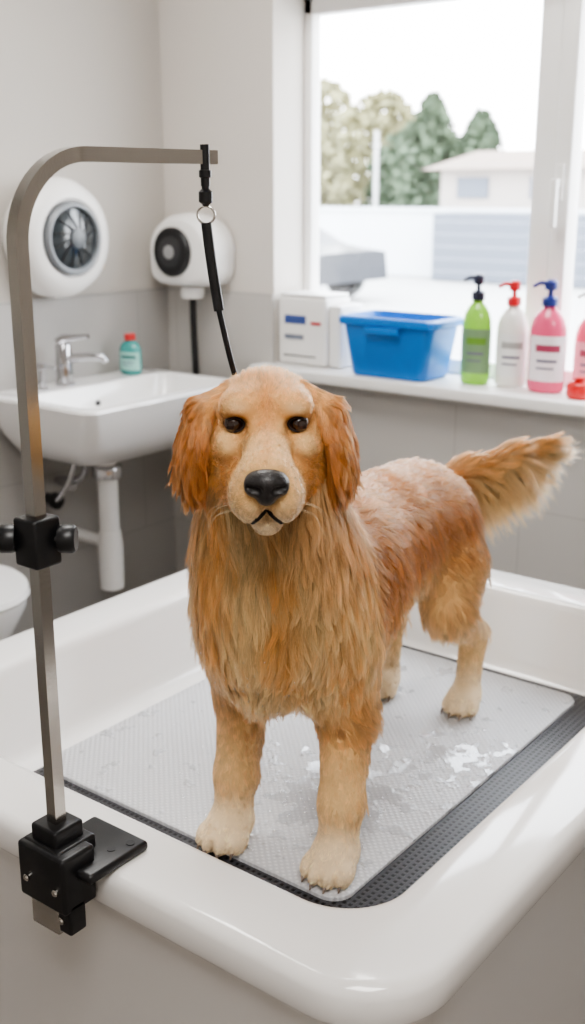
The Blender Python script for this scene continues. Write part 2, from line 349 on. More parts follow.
lathe('drain_nut',[(.036,.575),(.048,.582),(.048,.612),(.042,.62)],M_chrome,loc=(DPX,DPY,0),parent=sk)
lathe('trap_cup',[(.02,.20),(.038,.21),(.040,.36),(.035,.40)],M_plast,loc=(DPX,DPY,0),parent=sk)
tube('outlet_pipe',[(DPX,DPY,.36),(XW+.012,DPY+.0,.36)],.018,M_plast,parent=sk)
tube('supply_pipe',bez([(XW+.012,2.30,.54),(-2.68,2.30,.54),(-2.63,2.32,.57),(-2.61,2.33,.66)],6),.012,M_chrome,parent=sk)
lathe('stop_valve',[(.012,0),(.018,.004),(.018,.035),(.025,.04),(.025,.055)],M_chrome,loc=(-2.72,2.30,.54),axis='X',parent=sk)
tube('supply_hose',bez([(XW+.012,2.22,.50),(-2.67,2.21,.49),(-2.62,2.24,.55),(-2.60,2.28,.67)],6),.009,M_chrome,parent=sk)
lathe('stop_valve_b',[(.012,0),(.02,.004),(.02,.035),(.027,.04),(.027,.055)],M_black,loc=(-2.70,2.22,.50),axis='X',parent=sk)
fa=empty('faucet')
FX,FYc=-2.67,2.30
lathe('body',[(.030,0),(.030,.006),(.025,.01),(.025,.125),(.022,.13)],M_chrome,loc=(FX,FYc,SZ),parent=fa)
tube('spout',[(FX,FYc,SZ+.082),(FX+.08,FYc+.03,SZ+.092),(FX+.12,FYc+.05,SZ+.092),(FX+.132,FYc+.056,SZ+.076)],[.015,.013,.013,.011],M_chrome,parent=fa)
tube('lever',[(FX-.012,FYc-.01,SZ+.132),(FX,FYc,SZ+.145),(FX+.08,FYc+.035,SZ+.155)],[.016,.014,.007],M_chrome,parent=fa)
so=empty('soap_dispenser_tap')
lathe('stem',[(.018,0),(.018,.005),(.012,.01),(.012,.06),(.016,.065),(.016,.08)],M_chrome,loc=(-2.66,2.20,SZ),parent=so)
tube('nozzle',[(-2.66,2.20,SZ+.075),(-2.60,2.205,SZ+.07)],.006,M_chrome,parent=so)
def bottle(name,x,y,z0,w_,h,body,cap,label=None,pump=True,dep=.7,labc=None,squeeze=False):
    e=empty(name); W=w_/2; hb=h*(.76 if pump else .86)
    mb=mat(name+'_plastic',body,.22,coat=.3,trans=.0)
    mc=mat(name+'_cap',cap,.3)
    prof=[(W*.8,0),(W*.93,.004),(W,.012),(W,hb*.60),(W*.97,hb*.74),(W*.85,hb*.84),(W*.6,hb*.92),(W*.38,hb*.96),(W*.34,hb)]
    lathe('bottle_body',prof,mb,loc=(x,y,z0),sy=dep,parent=e,n=36)
    if labc:
        ml=mat(name+'_label',labc,.5)
        n=16; vs=[];fs=[]
        for zz in (hb*.14,hb*.66):
            for i in range(n+1):
                a=math.radians(220+140*i/n); rr_=W*1.012
                vs.append((x+rr_*math.cos(a),y+rr_*math.sin(a)*dep,z0+zz))
        for i in range(n): fs.append((i,i+1,n+2+i,n+1+i))
        obj('label',vs,fs,ml,parent=e)
        ml2=mat(name+'_label_band',(110,105,125),.5)
        for k,(za,zb,a0,a1) in enumerate(((.48,.56,250,330),(.36,.39,255,320),(.28,.30,255,310))):
            vs=[];fs=[]
            for zz in (hb*za,hb*zb):
                for i in range(n+1):
                    a=math.radians(a0+(a1-a0)*i/n); rr_=W*1.02
                    vs.append((x+rr_*math.cos(a),y+rr_*math.sin(a)*dep,z0+zz))
            for i in range(n): fs.append((i,i+1,n+2+i,n+1+i))
            obj('label_text_%d'%k,vs,fs,ml2 if k else mat(name+'_logo',tuple(int(c*.7) for c in body),.5),parent=e)
    if pump:
        lathe('pump_collar',[(W*.42,hb-.002),(W*.42,hb+h*.06),(W*.3,hb+h*.075),(W*.14,hb+h*.08),(W*.14,hb+h*.13),(W*.3,hb+h*.13),(W*.34,hb+h*.145),(W*.34,hb+h*.20),(W*.2,hb+h*.22)],mc,loc=(x,y,z0),parent=e,n=24)
        tube('pump_spout',[(x,y,z0+hb+h*.185),(x-W*.45,y-.02,z0+hb+h*.19),(x-W*.75,y-.03,z0+hb+h*.16)],[.007,.006,.005],mc,parent=e)
    else:
        lathe('cap',[(W*.45,hb-.002),(W*.45,hb+h*.12),(W*.38,hb+h*.14)],mc,loc=(x,y,z0),parent=e,n=24)
    return e
bottle('soap_bottle',-2.66,2.58,SZ,.085,.135,(70,150,145),(190,60,60),pump=False,labc=(150,200,190))
bottle('green_shampoo_bottle',-1.545,2.90,.90,.092,.325,(150,215,75),(40,42,60),labc=(120,150,110))
bottle('white_conditioner_bottle',-1.44,2.92,.90,.096,.31,(238,236,230),(200,45,50),labc=(230,230,228))
bottle('pink_shampoo_bottle',-1.32,2.90,.90,.108,.32,(235,90,130),(40,50,120),labc=(238,228,232))
bottle('pink_lotion_bottle',-1.215,2.95,.90,.09,.29,(240,100,130),(235,235,235),labc=(240,170,185))
bottle('red_lotion_bottle',-1.195,2.85,.90,.075,.06,(215,50,50),(200,40,40),pump=False)

M_blue=mat('blue_plastic',(12,112,195),.35)
bt=empty('blue_tub')
def Rb(i,z,r=.03): return rr(-1.965+i,-1.635-i,2.79+i*.6,2.99-i*.6,r,z,6)
loft('tub_shell',[Rb(.036,.902),Rb(.03,.91),Rb(.008,1.055),Rb(-.002,1.057),Rb(-.008,1.06),Rb(-.008,1.078),Rb(0,1.084),Rb(.010,1.084),Rb(.014,1.076),Rb(.038,.915),Rb(.044,.91)],M_blue,parent=bt)
box('handle',-1.86,-1.74,2.776,2.79,1.035,1.056,M_blue,bev=.003,parent=bt)
ab=empty('white_sterilizer_box')
box('case',-2.255,-2.06,2.86,3.0,.902,1.12,M_plast,bev=.012,parent=ab)
box('side_case',-2.057,-2.01,2.87,3.0,.902,1.10,M_plast,bev=.008,parent=ab)
box('lid',-2.25,-2.065,2.865,2.995,1.12,1.13,M_plast,bev=.004,parent=ab)
box('display',-2.225,-2.14,2.8575,2.861,1.035,1.062,mat('display_blue',(60,80,140),.3),parent=ab)
box('label_red',-2.12,-2.08,2.8575,2.861,1.035,1.045,mat('label_red_m',(190,60,70),.4),parent=ab)
box('label_grey',-2.225,-2.15,2.8575,2.861,.985,1.0,mat('label_grey_m',(120,125,140),.4),parent=ab)
box('vent',-2.23,-2.10,2.8575,2.861,.93,.933,M_rub,parent=ab)

dr=empty('wall_hair_dryer'); DY,DZ=2.31,1.31
lathe('housing',[(.13,0),(.16,.01),(.180,.05),(.178,.09),(.162,.125),(.135,.14),(.120,.142),(.112,.136),(.112,.128)],M_plast,loc=(XW,DY,DZ),axis='X',parent=dr,n=48)
lathe('lens_ring',[(.108,.125),(.108,.150),(.102,.156),(.094,.156),(.090,.15),(.090,.135)],mat('grey_ring',(120,124,128),.3),loc=(XW,DY,DZ),axis='X',parent=dr,n=48)
lathe('lens',[(.092,.13),(.09,.145),(.06,.157),(.025,.162),(.001,.163)],mat('dark_lens',(52,58,62),.12,coat=1),loc=(XW,DY,DZ),axis='X',parent=dr,n=48)
lathe('hub',[(.028,.155),(.028,.168),(.02,.171)],mat('lens_hub',(88,92,96),.3),loc=(XW,DY,DZ),axis='X',parent=dr,n=32)
for i in range(12):
    a=2*math.pi*i/12
    tube('vane_%d'%i,[(XW+.166,DY+.03*math.cos(a),DZ+.03*math.sin(a)),(XW+.153,DY+.085*math.cos(a+.3),DZ+.085*math.sin(a+.3))],.002,M_rub,n=6,parent=dr)
lathe('badge',[(.012,0),(.012,.006),(.009,.008)],mat('amber_badge',(220,160,70),.3),loc=(XW+.115,DY+.13,DZ-.085),axis='X',parent=dr,n=16)
d2=empty('wall_blower'); BX,BZ=-2.565,1.255
def housing(yy,s):
    o=[]
    w_=.142*s; 
    for i in range(25):
        a=math.pi*i/24; o.append((BX+w_*math.cos(a),yy,BZ+.0+.125*s*math.sin(a)))
    for i in range(13):
        a=math.pi+math.pi*i/12; o.append((BX+w_*math.copysign(abs(math.cos(a))**.35,math.cos(a)),yy,BZ+.115*s*math.copysign(abs(math.sin(a))**.5,math.sin(a))))
    return o
loft('housing',[housing(YW-.01,.95),housing(YW-.06,1),housing(YW-.12,.96),housing(YW-.14,.88),housing(YW-.145,.8)],M_plast,parent=d2)
lathe('grille_ring',[(.080,0),(.080,.012),(.073,.018),(.05,.018)],M_black,loc=(BX-.015,YW-.143,BZ+.0),axis='-Y',parent=d2,n=40)
lathe('grille_disc',[(.05,0),(.05,.02),(.045,.022)],mat('grille_grey',(48,48,50),.5),loc=(BX-.015,YW-.143,BZ),axis='-Y',parent=d2,n=40)
lathe('grille_hub',[(.022,0),(.022,.026),(.016,.028)],mat('hub_grey',(150,150,150),.4),loc=(BX-.015,YW-.143,BZ),axis='-Y',parent=d2,n=30)
lathe('outlet',[(.035,0),(.04,.01),(.04,.035),(.03,.04)],M_plast,loc=(BX,YW-.07,BZ-.155),parent=d2)
tube('hose',bez([(BX,YW-.07,BZ-.15),(BX-.0,YW-.07,1.0),(BX-.0,YW-.06,.6),(BX-.02,YW-.06,.25),(BX-.0,YW-.08,.02)],10),.012,M_black,parent=d2)
tl=empty('toilet')
def el(cx,cy,rx,ry,z,n=32): return [(cx+rx*math.cos(2*math.pi*i/n),cy+ry*math.sin(2*math.pi*i/n),z) for i in range(n)]
tyc=1.66
loft('bowl',[el(-2.52,tyc,.14,.10,0),el(-2.50,tyc,.15,.11,.15),el(-2.46,tyc,.20,.16,.30),el(-2.45,tyc,.235,.185,.38),el(-2.45,tyc,.235,.185,.40),el(-2.45,tyc,.17,.12,.40),el(-2.45,tyc,.13,.09,.30)],M_ceram,parent=tl)
loft('seat',[el(-2.45,tyc,.24,.19,.402),el(-2.45,tyc,.245,.195,.41),el(-2.45,tyc,.24,.19,.425),el(-2.45,tyc,.15,.11,.425),el(-2.45,tyc,.15,.11,.402)],M_ceram,parent=tl,cap0=False,cap1=False)
box('tank',XW+.012,-2.62,tyc-.17,tyc+.17,.40,.74,M_ceram,bev=.02,parent=tl)

# ================= DOG =================
def smin(a,b,k):
    h=np.clip(.5+.5*(b-a)/k,0,1); return b*(1-h)+a*h-k*h*(1-h)
def s_cone(P,a,b,ra,rb):
    a=np.array(a);b=np.array(b);ab=b-a
    h=np.clip(((P-a)@ab)/(ab@ab),0,1)
    return np.linalg.norm(P-a-h[:,None]*ab,axis=1)-(ra+(rb-ra)*h)
def s_ell(P,c,r,rotz=0,roty=0,rotx=0):
    q=P-np.array(c)
    if rotz or roty or rotx:
        Rm=np.array((Matrix.Rotation(rotz,3,'Z')@Matrix.Rotation(roty,3,'Y')@Matrix.Rotation(rotx,3,'X')))
        q=q@Rm
    r=np.array(r); k0=np.linalg.norm(q/r,axis=1); k1=np.linalg.norm(q/(r*r),axis=1)+1e-9
    return k0*(k0-1)/k1
def nets(f,lo,hi,h):
    lo=np.array(lo,float);hi=np.array(hi,float); n=np.ceil((hi-lo)/h).astype(int)+1
    ax=[lo[i]+h*np.arange(n[i]) for i in range(3)]
    G=np.stack(np.meshgrid(*ax,indexing='ij'),-1).reshape(-1,3)
    V=np.concatenate([f(G[i:i+200000]) for i in range(0,len(G),200000)]).reshape(n)
    s=V<0
    c=[s[dx:n[0]-1+dx,dy:n[1]-1+dy,dz:n[2]-1+dz] for dx in(0,1) for dy in(0,1) for dz in(0,1)]
    cs=np.sum(c,axis=0); act=(cs>0)&(cs<8)
    idx=-np.ones(act.shape,int); A=np.argwhere(act); idx[act]=np.arange(len(A))
    acc=np.zeros((len(A),3));cnt=np.zeros(len(A))
    cor=[np.array((dx,dy,dz)) for dx in(0,1) for dy in(0,1) for dz in(0,1)]
    for i in range(8):
        for j in range(i+1,8):
            if np.abs(cor[i]-cor[j]).sum()!=1: continue
            a=A+cor[i];b=A+cor[j]; va=V[a[:,0],a[:,1],a[:,2]]; vb=V[b[:,0],b[:,1],b[:,2]]
            m=(va<0)!=(vb<0); t=np.where(m,va/(va-vb+1e-20),0)
            acc[m]+=(a+(b-a)*t[:,None])[m]; cnt[m]+=1
    P=acc/cnt[:,None]*h+lo
    F=[]
    for axn in range(3):
        d=np.zeros(3,int); d[axn]=1
        s0=s[:n[0]-d[0],:n[1]-d[1],:n[2]-d[2]]; s1=s[d[0]:,d[1]:,d[2]:]
        E=np.argwhere(s0!=s1); sg=s0[E[:,0],E[:,1],E[:,2]]
        u,v=(axn+1)%3,(axn+2)%3
        ok=(E[:,u]>0)&(E[:,v]>0)&(E[:,u]<n[u]-1)&(E[:,v]<n[v]-1); E=E[ok];sg=sg[ok]
        du=np.zeros(3,int);du[u]=1;dv=np.zeros(3,int);dv[v]=1
        g=lambda X: idx[X[:,0],X[:,1],X[:,2]]
        q=np.stack([g(E-du-dv),g(E-dv),g(E),g(E-du)],1)
        q[~sg]=q[~sg][:,::-1]; F.append(q)
    return P,np.concatenate(F)
def grad(f,P,e=.0015):
    g=np.stack([f(P+np.eye(3)[i]*e)-f(P-np.eye(3)[i]*e) for i in range(3)],1)
    return g/(np.linalg.norm(g,axis=1,keepdims=True)+1e-12)

O=np.array((-.925,1.175,MZ)); fv=np.array((.175,-.985,0)); fv/=np.linalg.norm(fv); lv=np.array((-fv[1],fv[0],0))
BM=np.stack([fv,lv,np.array((0,0,1.))])
def b2w(P): return P@BM+O
HC=np.array((.128,.05,.69))
HCw=b2w(HC[None])[0]
hf=np.array((.628,-.778,math.tan(math.radians(1)))); hf/=np.linalg.norm(hf)
hl=np.cross((0,0,1.),hf); hl/=np.linalg.norm(hl); hu=np.cross(hf,hl)
HM=np.stack([hf,hl,hu])
def h2w(P): return P@HM+HCw
def w2b(P): return (P-O)@BM.T
def w2h(P): return (P-HCw)@HM.T

TAIL=[(-.62,0,.435),(-.69,.04,.452),(-.765,.11,.480),(-.832,.170,.503)]
def body_sdf(P):
    d=s_ell(P,(-.13,0,.405),(.23,.120,.155))
    k=.05
    d=smin(d,s_ell(P,(.02,.005,.41),(.11,.106,.13)),k)
    d=smin(d,s_ell(P,(-.37,0,.415),(.20,.100,.120)),k)
    d=smin(d,s_ell(P,(-.53,0,.405),(.125,.105,.112)),k)
    d=smin(d,s_ell(P,(.05,.015,.50),(.09,.098,.12)),k)
    d=smin(d,s_cone(P,(.0,.005,.50),(.095,.035,.635),.103,.078),k)
    for s in (1,-1):
        d=smin(d,s_ell(P,(-.03,s*.078,.37),(.085,.048,.13)),.03)
        y=s*.092
        d=smin(d,s_cone(P,(-.03,s*.085,.36),(-.045,y*.97,.25),.055,.044),.03)
        d=smin(d,s_cone(P,(-.045,y*.97,.25),(-.022,y,.11),.042,.0315),.02)
        d=smin(d,s_cone(P,(-.022,y,.11),(-.012,y,.045),.0315,.031),.02)
        d=smin(d,s_ell(P,(.0,y,.030),(.046,.037,.03)),.015)
        for t,ty in enumerate((-.030,-.011,.011,.030)):
            tx=.034 if abs(ty)<.02 else .022
            d=smin(d,s_ell(P,(tx,y+ty,.020),(.026,.0120,.0200)),.0008)
        d=smin(d,s_ell(P,(-.54,s*.070,.35),(.10,.052,.125),roty=.25),.03)
        d=smin(d,s_cone(P,(-.53,s*.080,.33),(-.49,s*.090,.25),.062,.044),.03)
        d=smin(d,s_cone(P,(-.50,s*.088,.25),(-.645,s*.088,.155),.042,.027),.03)
        d=smin(d,s_cone(P,(-.65,s*.088,.155),(-.635,s*.087,.05),.026,.025),.02)
        d=smin(d,s_ell(P,(-.615,s*.087,.028),(.045,.034,.028)),.015)
        for ty in (-.026,-.0095,.0095,.026):
            tx=-.582 if abs(ty)<.02 else -.594
            d=smin(d,s_ell(P,(tx,s*.087+ty,.018),(.023,.011,.0175)),.0008)
    rs=(.038,.034,.027,.015)
    for i in range(3): d=smin(d,s_cone(P,TAIL[i],TAIL[i+1],rs[i],rs[i+1]),.02)
    return np.maximum(d,-P[:,2])
EY_,EZ_=.0395,.031
def head_sdf0(P):
    Q=P.copy(); Q[:,1]=np.abs(Q[:,1])
    d=s_ell(Q,(-.040,0,.022),(.083,.068,.064))
    k=.025
    d=smin(d,s_ell(Q,(.022,.031,.051),(.033,.026,.020)),.022)
    d=smin(d,s_ell(Q,(.010,.046,.000),(.040,.020,.022)),.018)
    d=smin(d,s_ell(Q,(-.026,.042,-.035),(.056,.030,.045)),k)
    d=smin(d,s_cone(P,(.030,0,.010),(.118,0,-.012),.031,.0250),.018)
    d=smin(d,s_ell(Q,(.088,.019,-.042),(.050,.0245,.036)),.016)
    d=smin(d,s_ell(Q,(.044,.025,-.052),(.045,.023,.034)),.016)
    d=smin(d,s_ell(P,(.074,0,-.080),(.036,.020,.016)),.004)
    d=smin(d,s_cone(P,(-.02,0,-.05),(-.07,0,-.11),.055,.075),.04)
    return d
def surfX(f,y,z):
    xs=np.linspace(.17,-.05,900); P=np.stack([xs,np.full(900,y),np.full(900,z)],1); v=f(P); return xs[np.argmax(v<0)]
ex=surfX(head_sdf0,EY_,EZ_)
EC=np.array((ex-.0098,EY_,EZ_))
LIP=[(.0,-.057),(.005,-.0605),(.011,-.0665),(.017,-.0735),(.022,-.079)]
MP=[(surfX(head_sdf0,y,z),y,z) for y,z in LIP]
SL=.10
AW,AH=.0124,.0086
def almond(P,e):
    yy=np.abs(P[:,1])-EY_; zz=P[:,2]-EZ_
    a=yy*math.cos(SL)+zz*math.sin(SL); b_=zz*math.cos(SL)+yy*math.sin(SL)
    return (np.abs(a)/(AW+e))**1.8+(np.abs(b_)/(AH+e))**1.8
def head_sdf(P):
    d=head_sdf0(P); Q=P.copy(); Q[:,1]=np.abs(Q[:,1])
    for i in range(len(MP)-1):
        c=s_cone(Q,MP[i],MP[i+1],.0034,.0030); d=-smin(-d,c,.004)
    c=s_cone(Q,(MP[0][0]+.001,0,-.045),(MP[0][0],0,-.058),.002,.002); d=-smin(-d,c,.003)
    c=np.linalg.norm(Q-(EC+np.array((.0175,-.003,-.001))),axis=1)-.0125; d=-smin(-d,c,.008)
    a=(almond(P,0)-1)*.006; a=np.maximum(a,-(P[:,0]-(ex-.014)))
    d=np.maximum(d,-a)
    return d
NC=np.array((.139,0,-.021)); NS=1.05
def nose_sdf(P):
    P=(P-NC)/NS
    Q=P.copy(); Q[:,1]=np.abs(Q[:,1])
    d=s_ell(P,(-.004,0,.004),(.020,.0225,.0155))
    d=smin(d,s_ell(P,(-.002,0,-.009),(.018,.013,.014)),.008)
    d=smin(d,s_ell(Q,(-.004,.0155,-.001),(.016,.0095,.0115)),.006)
    c=s_cone(Q,(.014,.0098,-.003),(.008,.0195,-.001),.0046,.003); d=-smin(-d,c,.003)
    c=s_cone(P,(.018,0,.0),(.014,0,-.024),.0014,.0014); d=-smin(-d,c,.002)
    return d*NS
def ear_sdf(P):
    Q=P.copy(); Q[:,1]=np.abs(Q[:,1])
    d=s_cone(Q,(-.040,.040,.048),(-.032,.078,.036),.026,.020)
    d=smin(d,s_ell(Q,(-.026,.090,.010),(.036,.014,.036),rotz=-.45,rotx=.22),.02)
    d=smin(d,s_ell(Q,(-.018,.098,-.019),(.036,.011,.036),rotz=-.45,rotx=.08),.012)
    d=smin(d,s_ell(Q,(-.012,.096,-.042),(.026,.010,.026),rotz=-.4,rotx=-.10),.012)
    return d

def L3(c): return np.array(lin(c))
C_gold=L3((226,166,98)); C_dark=L3((188,114,54)); C_ear=L3((196,126,68)); C_cream=L3((241,207,152)); C_pale=L3((247,228,196)); C_face=L3((226,169,106))
M_skin=mat('dog_skin',(188,132,78),.8); nt=M_skin.node_tree
at=nt.nodes.new('ShaderNodeAttribute'); at.attribute_name='skincol'; nt.links.new(at.outputs['Color'],nt.nodes['Principled BSDF'].inputs['Base Color'])
dog=empty('golden_retriever')

def sample(V,F,n,dens=None):
    a=V[F[:,0]];b=V[F[:,1]];c=V[F[:,2]];d=V[F[:,3]]
    ar=.5*np.linalg.norm(np.cross(c-a,d-b),axis=1)
    if dens is not None: ar=ar*dens((a+c)/2)
    p=ar/ar.sum(); i=rng.choice(len(F),n,p=p); u=rng.random((n,1));v=rng.random((n,1))
    return (a[i]*(1-u)*(1-v)+b[i]*u*(1-v)+c[i]*u*v+d[i]*(1-u)*v)
def sstep(x,a,b):
    t=np.clip((x-a)/(b-a),0,1); return t*t*(3-2*t)
def lerp(a,b,t):
    t=np.asarray(t); return a*(1-t[:,None])+b*t[:,None]
def tang(n,d):
    t=d-n*np.sum(n*d,1,keepdims=True); return t/(np.linalg.norm(t,axis=1,keepdims=True)+1e-9)
def vnoise(P,sc,seed=0):
    r=np.random.default_rng(seed); o=np.zeros(len(P))
    for i in range(5):
        k=r.normal(size=3)*sc*(1+.5*i); o+=np.sin(P@k+r.uniform(0,6.28))
    return o/3.

def body_field(P,N):
    x,y,z=P.T; n=len(P)
    T3=lambda v: np.array(v,float)[None].repeat(n,0)
    d=np.tile(np.array((-.55,0,-.7)),(n,1)); Ln=np.full(n,.050)
    lift=np.full(n,.17)
    top=sstep(N[:,2],.3,.8)
    d=lerp(d,T3((-1,0,-.1)),top); Ln=Ln*(1-top)+.042*top; lift=lift-.06*top
    side=y[:,None]*np.array((0,1,0))*3
    d=d+side*top[:,None]
    ch=sstep(x,-.10,.0)*sstep(z,.24,.30)
    dc=np.stack([np.full(n,-.02),.22*np.sign(y)*np.minimum(np.abs(y)*8,1)*(z>.42)-.2*np.sign(y)*(z<=.42),np.full(n,-1.)],1)
    d=lerp(d,dc,ch); Lc=.034+.056*sstep(z,.34,.44); Lc=Lc+.034*np.exp(-(y/.04)**2)*(z<.36); Ln=Ln*(1-ch)+Lc*ch
    be=sstep(-N[:,2],.2,.7)*(z>.2)*(x<-.05); Ln=Ln*(1-be)+.060*be; d=lerp(d,T3((-.3,0,-1.)),be)
    d=d+np.stack([.28*vnoise(P,22,11),.28*vnoise(P,22,12),.12*vnoise(P,22,13)],1)
    lg=1-sstep(z,.18,.27); 
    d=lerp(d,T3((-.15,0,-1.)),lg)
    back=sstep(-N[:,0],.0,.7)
    Lleg=.016+.045*back*sstep(z,.07,.15)
    Ln=Ln*(1-lg)+Lleg*lg; lift=lift*(1-lg)+(.06+.12*back)*lg
    th=(x<-.54)*sstep(z,.15,.22)*(1-sstep(z,.42,.5))*sstep(-N[:,0],-.1,.6); Ln=Ln*(1-th)+.085*th; d=lerp(d,T3((-.35,0,-1.)),th); lift=np.maximum(lift,.2*th)
    pw=1-sstep(z,.035,.07); Ln=Ln*(1-pw)+.006*pw; d=lerp(d,T3((1.,0,-.4)),pw*.8)
    T=np.array(TAIL); tl_=np.zeros(n); td=np.zeros((n,3)); best=np.full(n,9.)
    for i in range(3):
        ab=T[i+1]-T[i]; h=np.clip(((P-T[i])@ab)/(ab@ab),0,1); dd=np.linalg.norm(P-T[i]-h[:,None]*ab,axis=1)
        m=dd<best; best[m]=dd[m]; td[m]=ab/np.linalg.norm(ab); tl_[m]=(i+h[m])
    it=sstep(-x,.635,.67)*(z>.385)*(best<.055)
    up=sstep(N[:,2],.0,.8)
    dt=td*1.0+np.array((0,0,-2.2))*(1-up)[:,None]*(1-.7*sstep(tl_,1.4,3))[:,None]
    d=lerp(d,dt,it); Ln=Ln*(1-it)+(.145-.09*up-.062*sstep(tl_,1.6,3)*(1-up))*it; lift=lift*(1-it)+.28*it
    c=np.tile(C_gold,(n,1))
    bk=sstep(z,.34,.43)*(1-sstep(x,-.10,.0)); c=lerp(c,C_dark,bk*.9)
    sd=sstep(vnoise(P,30,3),-.2,.6); c=lerp(c,C_dark,sd*.35*(1-ch))
    sd=sstep(vnoise(P,34,33),.1,.9); c=lerp(c,C_cream,sd*.15*(1-ch))
    c=lerp(c,lerp(np.tile(C_gold,(n,1)),C_cream,sstep(vnoise(P*np.array((1,1,.35)),38,7),-.8,.4)),ch*.95)
    nk=sstep(z,.46,.58)*sstep(x,-.1,0)*sstep(np.abs(y-.02),.045,.095); c=lerp(c,C_dark,nk*.45)
    hq=(x<-.4)*(1-sstep(z,.30,.38)); c=lerp(c,C_cream,hq*.4)
    lg2=1-sstep(z,.14,.30); c=lerp(c,C_cream,lg2*.65); c=lerp(c,C_pale,(1-sstep(z,.03,.13))*.7)
    c=lerp(c,C_cream,be*.8); c=lerp(c,C_pale,th*.7)
    c=lerp(c,lerp(np.tile(C_gold,(n,1)),C_cream,1-up),it)
    return d,Ln,lift,c
def head_field(P,N):
    x,y,z=P.T; n=len(P)
    ay=np.abs(y)
    nose=np.array((.12,0,-.03))
    d=P-nose; d=d/(np.linalg.norm(d,axis=1,keepdims=True)+1e-9); d=d+np.array((-.5,0,0))
    low=sstep(-z,-.005,.05)*(1-sstep(x,.01,.05)); d=lerp(d,np.stack([np.full(n,-.5),np.sign(y)*.35,np.full(n,-1.)],1),low)
    fl=sstep(x,.04,.07)*sstep(-z,.04,.07); d=lerp(d,np.stack([np.full(n,-.4),np.sign(y)*.2,np.full(n,-1.)],1),fl*.7)
    d=d+np.stack([.2*vnoise(P,60,21),.25*vnoise(P,60,22),.2*vnoise(P,60,23)],1)*(1-sstep(x,.02,.05))[:,None]
    eyed=np.sqrt((ay-EY_)**2+(z-EZ_)**2)
    Ln=.0048+.020*(1-sstep(x,-.03,.05)); Ln=Ln*(.40+.60*sstep(eyed,.014,.035)) 
    Ln=Ln+.030*low*(1-sstep(x,-.02,.03))
    thr=(1-sstep(x,-.05,.0))*sstep(-z,.0,.07); Ln=Ln*(1-thr)+.06*thr
    lift=np.full(n,.18)+.15*low
    c=np.tile(C_face,(n,1))
    c=lerp(c,C_dark,sstep(vnoise(P,70,31),.0,.9)*.3*(1-sstep(x,.03,.06))); c=lerp(c,C_cream,sstep(vnoise(P,70,32),.2,.9)*.3)
    mz=sstep(x,.045,.09); c=lerp(c,C_cream,mz*.5); c=lerp(c,C_pale,mz*sstep(-z,.035,.075)*.6)
    c=lerp(c,C_gold,sstep(z,.04,.09)*.6); c=lerp(c,C_dark,sstep(z,.06,.1)*.35)
    mid=np.exp(-(y/.012)**2)*sstep(z,-.01,.02)*(1-sstep(z,.05,.09)); c=lerp(c,C_dark,mid*.35)
    cr_=np.exp(-((x-.036)/.014)**2)*(ay>.02)*(z<.01); c=lerp(c,C_dark,cr_*.4)  # shade between muzzle and cheeks, painted into the fur colour
    e=np.exp(-(((ay-.036)/.014)**2+((z-.054)/.008)**2)); c=lerp(c,C_pale,e*.25)
    e=np.exp(-(((ay-.05)/.018)**2+((z-.005)/.014)**2)); c=lerp(c,C_cream,e*.5)
    al=almond(P,0); c=lerp(c,L3((128,80,46)),np.exp(-(np.maximum(al-1.1,0)/.7)**2)*.6*(x>0))
    e=np.exp(-(((ay-.025)/.005)**2+((z-.024)/.007)**2)); c=lerp(c,L3((150,96,54)),e*.4)
    return d,Ln,lift,c
def ear_field(P,N):
    x,y,z=P.T; n=len(P)
    d=np.stack([np.full(n,-.05)+.25*vnoise(P,50,4),np.sign(y)*.06+.25*vnoise(P,50,5),np.full(n,-1.)],1)
    tp=sstep(z,.03,.06); d=lerp(d,np.stack([np.full(n,-.1),np.sign(y)*1.,np.full(n,-.7)],1),tp*.8)
    Ln=.024+.022*sstep(-z,-.03,.04); lift=np.full(n,.22)-.1*tp
    c=lerp(np.tile(C_face,(n,1)),C_ear,sstep(np.abs(y)-z*.3,.05,.085)); c=lerp(c,L3((168,100,50)),sstep(vnoise(P,60,2),.0,.8)*.6*(1-tp)); c=lerp(c,C_gold,sstep(vnoise(P,70,8),.3,.9)*.6)
    return d,Ln,lift,c
def mesh_from(f,lo,hi,h,tow,name,m,field=None):
    V,F=nets(f,lo,hi,h); W=tow(V)
    o=obj(name,W,F,m,parent=dog,auto=False)
    if field is not None:
        N=grad(f,V); c=field(V,N)[3]*.8
        a=o.data.attributes.new('skincol','FLOAT_COLOR','POINT'); a.data.foreach_set('color',np.concatenate([c,np.ones((len(c),1))],1).astype(np.float32).ravel())
    return V,F
Vb,Fb=mesh_from(body_sdf,(-.93,-.19,-.012),(.18,.26,.75),.0065,b2w,'body',M_skin,body_field)
Vh,Fh=mesh_from(head_sdf,(-.17,-.11,-.21),(.15,.11,.12),.0026,h2w,'head',M_skin,head_field)
Ve,Fe=mesh_from(ear_sdf,(-.10,-.14,-.10),(.05,.14,.10),.0035,h2w,'ears',M_skin,ear_field)
M_nose=mat('nose_leather',(28,24,24),.38,bump=(500,.5),coat=.15)
Vn,Fn=mesh_from(nose_sdf,(.09,-.04,-.08),(.18,.04,.02),.0012,h2w,'nose',M_nose)
M_eye=mat('eye_brown',(42,21,12),.05,coat=1); M_rim=mat('eye_rim',(34,24,20),.7)
